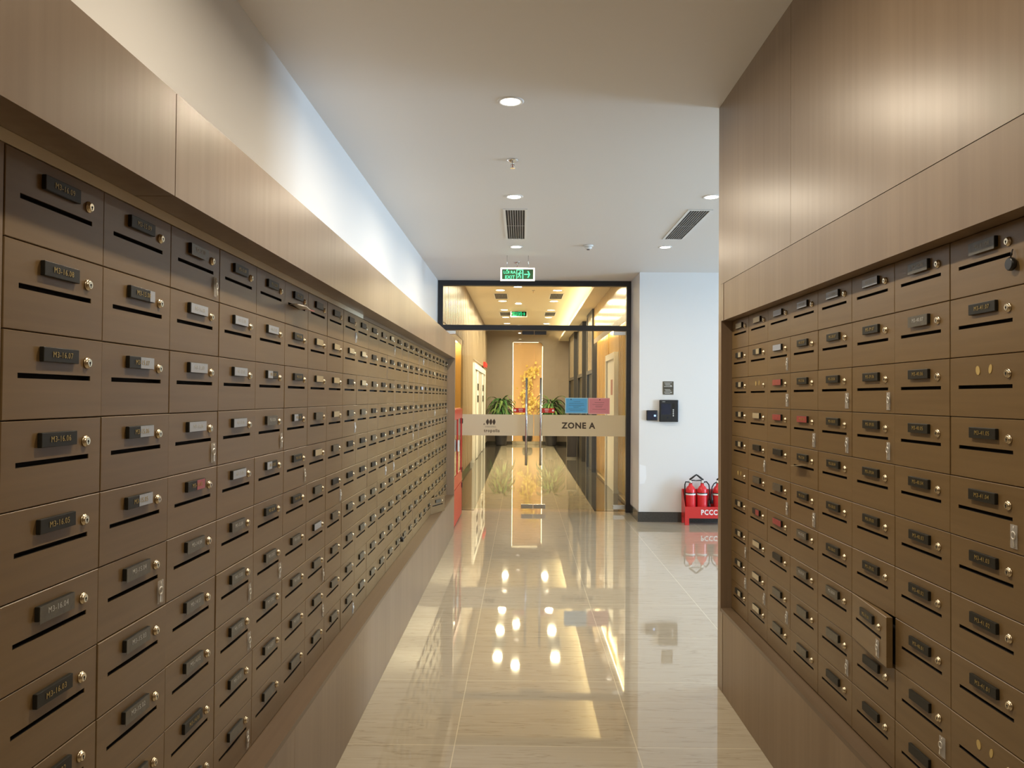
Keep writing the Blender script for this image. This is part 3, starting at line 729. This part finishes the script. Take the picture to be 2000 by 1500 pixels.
def exit_sign(x, y, z, wd, ht, zc, lab, dim=False):
    e = empty('exit_sign', (x, y, z), lab, 'exit sign', 'hanging exit signs')
    hw, hh = wd / 2, ht / 2; t = ht * .12
    b = MB().box(-hw, -hw + t, -.014, .014, -hh, hh).box(hw - t, hw, -.014, .014, -hh, hh).box(-hw + t, hw - t, -.014, .014, hh - t, hh).box(-hw + t, hw - t, -.014, .014, -hh, -hh + t)
    b.build('frame', M['white'], e)
    MB().box(-hw + t, hw - t, -.006, .010, -hh + t, hh - t).build('panel', M['exitback'], e)
    lettering('LỐI RA', ht * .30, M['green'], e, (-wd * .235, -.0072, ht * .15), bold=.001, depth=.0005, spacing=1.0)
    lettering('EXIT', ht * .34, M['green'], e, (-wd * .225, -.0072, -ht * .22), bold=.001, depth=.0005, spacing=1.1)
    b = MB(); a0, a1, z0, z1 = -wd * .035, wd * .165, -ht * .34, ht * .35; f = ht * .05
    b.box(a0, a1, -.0076, -.0066, z1 - f, z1).box(a0, a0 + f, -.0076, -.0066, z0, z1 - f).box(a1 - f * 1.5, a1, -.0076, -.0066, z0, z1 - f)
    # running figure
    cx = (a0 + a1) / 2 - f * .2
    b.ring([(ht * .05, -.0066), (ht * .05, -.0076)], 12, (cx + ht * .04, 0, ht * .20), 'Y')
    def limb(pts, r):
        for (xa, za), (xb, zb) in zip(pts, pts[1:]):
            dx, dz = xb - xa, zb - za; l = math.hypot(dx, dz); nx, nz = -dz / l * r, dx / l * r
            b.prism([(xa + nx, za + nz), (xb + nx, zb + nz), (xb - nx, zb - nz), (xa - nx, za - nz)], -.0076, -.0066)
    u = ht
    limb([(cx, .14 * u), (cx - .03 * u, -.06 * u)], .045 * u); limb([(cx - .02 * u, -.05 * u), (cx + .07 * u, -.14 * u), (cx + .05 * u, -.28 * u)], .025 * u)
    limb([(cx - .03 * u, -.05 * u), (cx - .08 * u, -.18 * u), (cx - .16 * u, -.22 * u)], .025 * u)
    limb([(cx, .12 * u), (cx + .10 * u, .06 * u), (cx + .15 * u, .12 * u)], .02 * u); limb([(cx - .01 * u, .12 * u), (cx - .11 * u, .08 * u), (cx - .13 * u, -.02 * u)], .02 * u)
    b.build('running_figure', M['green'], e)
    b = MB(); xa, xb = wd * .19, wd * .33
    b.prism([(xa, .04 * u), (xa, -.04 * u), (xb - .05 * u, -.04 * u), (xb - .05 * u, .04 * u)], -.0076, -.0066)
    b.prism([(xb - .13 * u, .25 * u), (xb - .03 * u, .25 * u), (xb + .09 * u, 0), (xb - .02 * u, 0)], -.0076, -.0066).prism([(xb - .13 * u, -.25 * u), (xb - .03 * u, -.25 * u), (xb + .09 * u, 0), (xb - .02 * u, 0)], -.0076, -.0066)
    b.build('arrow', M['green'], e)
    for sx in (-.31, .31):
        MB().ring([(.0035, hh), (.0035, zc - z)], 8, (wd * sx, 0, 0)).build('hanging_rod', M['steel'], e)
exit_sign(-.058, 8.83, 2.925, .385, .148, CZ, 'green lit exit sign hanging before the glass doors')

# ------------------------------------------------------------------ lift hall behind the glass
HX0, HX1, HY1 = -1.157, 1.55, 26.0
struct('floor_border_left', MB().box(HX0, -.645, DY + .06, HY1, 0, .003), M['granite'], 'dark granite floor border along the slatted hall wall', 'floor')
struct('floor_border_right', MB().box(1.0, HX1, DY + .06, HY1, 0, .003), M['granite'], 'dark granite floor border along the lift side', 'floor')
# left hall wall: gold niche, then ribs
lw = empty('wall_hall_left', (HX0, 18, 0), 'slatted wood wall of the lift hall with a glowing gold recess', 'wall', kind='structure')
R_ = lambda o: rel(o, lw)
b = MB().box(HX0 - .35, HX0 - .30, DY + .12, 15.25, 0, HZ).box(HX0 - .30, HX0, DY + .12, 15.25, 2.62, HZ).box(HX0 - .30, HX0, DY + .12, 11.9, 0, 2.62)
b.box(HX0 - .35, HX0 - .02, 15.25, HY1, 0, HZ)
y = 11.0
while y < 15.2: b.box(HX0 - .001, HX0 + .014, y, y + .11, 2.64, HZ - .001); y += .19
R_(b.build('wall_panel', M['hallwood'], lw))
b = MB(); y = 15.27
while y < 25.9:
    if not (18.3 < y < 24.3): b.box(HX0 - .0195, HX0 + .018, y, y + .11, .10, HZ)
    else: b.box(HX0 - .0195, HX0 + .018, y, y + .11, 2.46, HZ)
    y += .19
R_(b.build('slats', M['hallwood'], lw))
b = MB(); y = 11.95
while y < 15.2: b.ring([(.035, .02), (.035, 2.58)], 10, (HX0 - .265, y, 0)); y += .11
R_(MB().box(HX0 - .012, HX0 - .001, 11.92, 15.24, 2.54, 2.62).build('valance', M['hallwood'], lw))
R_(MB().box(HX0 - .298, HX0 - .021, 15.236, 15.249, .003, 2.618).build('end_panel', M['goldwall'], lw))
R_(MB().box(HX0 - .28, HX0 - .03, 15.10, 15.15, 2.600, 2.618).build('light_strip', M['ledsoft'], lw))
R_(b.build('gold_rods', M['goldwall'], lw))
R_(MB().box(HX0 - .20, HX0 - .17, 11.95, 15.2, 2.600, 2.619).build('light_strip', M['ledsoft'], lw))
R_(MB().box(HX0 - .04, HX0 + .004, 15.25, HY1, .003, .10).build('skirting', M['granite'], lw))
# right hall wall: gold slats, lifts further on
rw = empty('wall_hall_right', (HX1, 18, 0), 'gold panelled wall of the lift hall under a lit cove', 'wall', kind='structure')
R_ = lambda o: rel(o, rw)
R_(MB().box(HX1 + .02, HX1 + .3, DY + .13, 16.4, 0, 2.76).box(HX1 - .07, HX1 + .3, DY + .13, 16.4, 2.76, HZ).build('wall_panel', M['goldwall'], rw))
R_(MB().box(HX1, HX1 + .3, 16.4, HY1, 0, HZ).build('lift_wall', M['hallwood'], rw))
b = MB(); y = 11.2
while y < 16.3:
    if not 12.75 < y < 14.2: b.box(HX1 - .005, HX1 + .0195, y, y + .07, .08, 2.755)
    y += .13
R_(b.build('slats', M['goldwall'], rw))
R_(MB().box(HX1 - .05, HX1 - .02, DY + .3, 16.35, 2.742, 2.759).build('light_strip', M['ledsoft'], rw))
R_(MB().box(HX1 - .069, HX1 - .058, DY + .14, 16.38, 2.66, 2.76).build('valance', M['hallwood'], rw))
# soffit with cove light on top
R_(MB().box(1.20, HX1 - .001, DY + .13, HY1 - .001, 3.405, 3.43).box(1.20, 1.215, DY + .13, HY1 - .001, 3.43, 3.47).build('soffit', M['hallceil'], rw))
R_(MB().box(1.27, 1.32, DY + .2, HY1 - .1, 3.431, 3.445).build('cove_strip', emit('cove_led', (1.0, .82, .45), 16), rw))
# back wall with niche
nx0, nx1, nz1 = -.31, .675, 3.37
bw_ = empty('wall_hall_end', (0, HY1, 0), 'taupe stone end wall with a glowing orange niche', 'wall', kind='structure')
R_ = lambda o: rel(o, bw_)
R_(MB().box(HX0 - .35, nx0, HY1, HY1 + .4, 0, HZ).box(nx1, HX1 + .3, HY1, HY1 + .4, 0, HZ).box(nx0, nx1, HY1, HY1 + .4, nz1, HZ)
   .prism([(nx1, nz1), (nx1 - .12, nz1), (nx1 - .035, nz1 - .035), (nx1, nz1 - .12)], HY1, HY1 + .3).build('wall_panel', M['hallgrey'], bw_))
R_(MB().box(nx0, nx1, HY1 + .30, HY1 + .4, 0, nz1).build('niche_panel', M['orange'], bw_))
R_(MB().box(nx0 + .002, nx0 + .016, HY1 + .04, HY1 + .07, .12, nz1 - .02).box(nx1 - .016, nx1 - .002, HY1 + .04, HY1 + .07, .12, nz1 - .14).box(nx0 + .03, nx1 - .14, HY1 + .10, HY1 + .13, nz1 - .008, nz1 - .002)
   .build('light_strip', M['led'], bw_))
R_(MB().box(nx0, nx1, HY1 - .02, HY1 + .30, .003, .10).build('plinth', M['floor'], bw_))
R_(MB().box(HX0, nx0 - .001, HY1 - .02, HY1, .003, .10).box(nx1 + .001, HX1, HY1 - .02, HY1, .003, .10).build('skirting', M['granite'], bw_))

# gold tree in the niche
gt = empty('gold_tree', (.19, HY1 + .13, .10), 'golden leaf tree standing in the glowing niche', 'decorative tree')
random.seed(5)
tips = []
b = MB().tube([(0, 0, .26), (.02, 0, .8), (-.03, 0, 1.3), (.03, 0, 1.8), (0, 0, 2.3)], [.035, .03, .025, .018, .008], 8)
for k in range(16):
    z = .75 + 1.5 * k / 15; a = random.uniform(0, 2 * PI); l = random.uniform(.18, .36) * (1.15 - .35 * k / 15)
    p = [(.0, 0, z), (l * .5 * math.cos(a), .05 * math.sin(a), z + .10), (l * math.cos(a), .09 * math.sin(a), z + .2)]
    b.tube(p, [.012, .008, .004], 5); tips.append(p)
b.build('trunk', M['goldleaf'], gt)
b = MB()
for k in range(260):
    p = random.choice(tips); t = random.random(); q = Vector(p[1]).lerp(Vector(p[2]), t) + Vector((random.gauss(0, .07), random.gauss(0, .03), random.gauss(0, .08)))
    q.y = max(-.12, min(.14, q.y)); r = random.uniform(.03, .055)
    n = Vector((random.gauss(0, .5), -1, random.gauss(0, .6))).normalized(); a = n.cross(Vector((0, 0, 1))).normalized(); c2 = n.cross(a)
    b.add([q + a * r * math.cos(h) * (.8) + c2 * r * math.sin(h) + n * (.006 if i % 2 else 0) for i, h in enumerate([2 * PI * i / 7 for i in range(7)])], [tuple(range(7))], 0, False)
o = b.build('foliage', M['goldleaf'], gt); o.modifiers.new('thick', 'SOLIDIFY').thickness = .003
MB().ring([(.13, .0), (.16, .05), (.17, .16), (.14, .25), (.12, .26)], 20).build('vase', M['pot'], gt)

def plant(x, y, lab, seed, lm):
    random.seed(seed)
    e = empty('potted_plant', (x, y, .004), lab, 'plant', 'plants beside the niche')
    MB().ring([(.15, 0), (.17, .04), (.20, .30), (.215, .42), (.205, .43), (.19, .40)], 24).build('pot', M['pot'], e)
    MB().ring([(.188, .385), (.188, .395)], 20).build('soil', M['soil'], e)
    b = MB()
    for k in range(5):
        a = 2 * PI * k / 5; b.tube([(.05 * math.cos(a), .05 * math.sin(a), .39), (.08 * math.cos(a), .08 * math.sin(a), .8), (.11 * math.cos(a), .11 * math.sin(a), 1.3)], [.018, .015, .010], 6)
    b.build('stems', M['soil'], e)
    b = MB()
    for k in range(150):
        a = random.uniform(0, 2 * PI); z0 = random.uniform(.80, 1.46); l = random.uniform(.30, .56); up = random.uniform(.1, .7) * (z0 / 1.2); wd = random.uniform(.03, .05)
        d = Vector((math.cos(a), math.sin(a), 0)); s = Vector((-d.y, d.x, 0)); base = d * .07 + Vector((0, 0, z0)); vs = []
        for i in range(6):
            t = i / 5; p = base + d * (l * t) + Vector((0, 0, up * l * t * 1.6 - l * 1.1 * t * t)); ww = wd * math.sin(PI * (t * .88 + .1)) + .003
            p.y = min(p.y, .36); p.x = max(-.46, min(.46, p.x)); vs += [p - s * ww, p + Vector((0, 0, -.008)), p + s * ww]
        b.add(vs, [(i * 3 + j, i * 3 + j + 1, i * 3 + j + 4, i * 3 + j + 3) for i in range(5) for j in range(2)], 1 if random.random() < .35 else 0, True)
    b.build('foliage', [lm, M['leaf2']], e)
plant(-.66, 25.35, 'bushy green plant in a dark pot before the slatted wall side', 3, M['leaf'])
plant(.94, 25.35, 'bushy green plant in a dark pot on the lift side of the niche', 9, M['leaf'])

# three lift portals
for k, (y0, y1) in enumerate(((16.42, 17.85), (19.15, 20.75), (22.2, 24.6))):
    e = empty('lift_portal', (HX1, (y0 + y1) / 2, 0), ['nearest dark lift doorway on the hall wall, tall bronze panel above', 'middle dark lift doorway of the three', 'farthest dark lift doorway beside the end wall'][k], 'lift', 'lift doorways')
    h = (y1 - y0) / 2
    b = MB().box(-.10, -.001, -h, -h + .09, .004, 3.40).box(-.10, -.001, h - .09, h, .004, 3.40).box(-.10, -.001, -h + .09, h - .09, 2.06, 2.14).box(-.10, -.001, -h + .09, h - .09, 3.34, 3.40)
    b.build('portal_frame', M['alu'], e)
    MB().box(-.05, -.001, -h + .09, -.002, .004, 2.06).build('door_leaf', M['plate'], e)
    MB().box(-.05, -.001, .002, h - .09, .004, 2.06).build('door_leaf', M['plate'], e)
    MB().box(-.085, -.001, -h + .09, h - .09, 2.14, 3.34).build('upper_panel', M['bronze'], e)
# black bin by the lifts
e = empty('waste_bin', (1.27, 20.2, .004), 'slim black waste bin standing before the lifts', 'bin')
MB().bbox(-.12, .12, -.12, .12, .04, .78, .01).build('body', M['pot'], e)
MB().box(-.125, .125, -.125, .125, 0, .04).build('base', M['steel'], e)
MB().bbox(-.125, .125, -.125, .125, .781, .81, .006).build('lid', M['steel'], e)
# white door on the gold wall
dd = empty('door_3', (HX1, 13.5, 0), 'white service door in the gold hall wall', 'door', kind='structure')
MB().box(-.06, .019, -.68, -.60, .004, 2.30).box(-.06, .019, .60, .68, .004, 2.30).box(-.06, .019, -.60, .60, 2.20, 2.30).build('door_frame', M['white'], dd)
MB().box(-.03, .019, -.60, .60, .004, 2.20).build('door_leaf', M['white'], dd)
MB().tube([(-.03, .45, 1.02), (-.075, .45, 1.02), (-.075, .33, 1.02)], .012, 8).build('handle', M['chrome'], dd)
e = empty('door_notice', (HX1 - .031, 13.42, 1.73), 'small red notice on the white service door', 'notice')
MB().box(-.002, -.0002, -.13, .13, -.13, .13).build('sheet', M['redfilm'], e)
# white fire doors on the slatted side
dd = empty('door_4', (HX0, 21.3, 0), 'white panelled double door in the slatted hall wall', 'door', kind='structure')
MB().box(-.0185, .05, -2.75, -2.55, .004, 2.36).box(-.0185, .05, 2.55, 2.75, .004, 2.36).box(-.0185, .05, -2.55, 2.55, 2.22, 2.36).build('door_frame', M['white'], dd)
for s in (-1, 1):
    y0, y1 = sorted((s * .02, s * 2.54))
    lf = MB().box(-.0185, .025, y0, y1, .01, 2.21).build('door_leaf', M['sg2'], dd)
    ym = (y0 + y1) / 2
    MB().box(.0255, .04, ym - .30, ym + .30, .02, 2.20).build('raised_panel', M['white'], lf)
    for z in (1.42, 1.72): MB().box(.0405, .048, ym - .28, ym + .28, z, z + .17).build('vision_panel', M['plate'], lf)
e = empty('fire_alarm', (HX0 + .018, 23.6, 2.50), 'red alarm box above the white double door', 'alarm')
MB().bbox(.001, .07, -.5, .5, -.08, .08, .01).build('housing', M['red'], e)
MB().ring([(.05, .071), (.045, .085)], 16, (0, .2, 0), 'X').build('bell', M['redp'], e)

# hall ceiling lights and grilles
me_lensH = MB().ring([(.0515, -.0005), (.0515, -.0025)], 24).mesh('lens', M['halllamp'])
for k in range(5):
    yy = 16.2 + 1.83 * k
    downlight(-.46, yy, HZ, 'hall downlight, %s in the row on the slatted side' % ORD[k + 1], 'hall downlights', 40, HALLWARM, me_lensH, 1.7)
    downlight(.715, yy, HZ, 'hall downlight, %s in the row on the lift side' % ORD[k + 1], 'hall downlights', 40, HALLWARM, me_lensH, 1.7)
for yy, lab in ((12.3, 'hall downlight just inside the glass doors'), (15.7, 'hall downlight before the first pair of grilles'), (18.54, 'hall downlight before the hall exit sign')):
    downlight(-.097, yy, HZ, lab, 'hall downlights', 10 if yy < 13 else 30, HALLWARM, me_lensH, 1.5)
for x, y, l in ((-.47, 17.17, 'first hall grille, slatted side'), (.73, 17.15, 'first hall grille, lift side'), (-.455, 20.85, 'second hall grille, slatted side'), (.725, 20.8, 'second hall grille, lift side')):
    grille(x, y, .26, .9, HZ, 'dark ceiling grille, ' + l, 'hall air grilles', 8, False)
exit_sign(-.09, 20.0, 3.66, .42, .16, HZ, 'small green exit sign hanging inside the lift hall')
sprinkler(.22, 16.2, HZ, 'sprinkler head in the hall ceiling among the downlights')
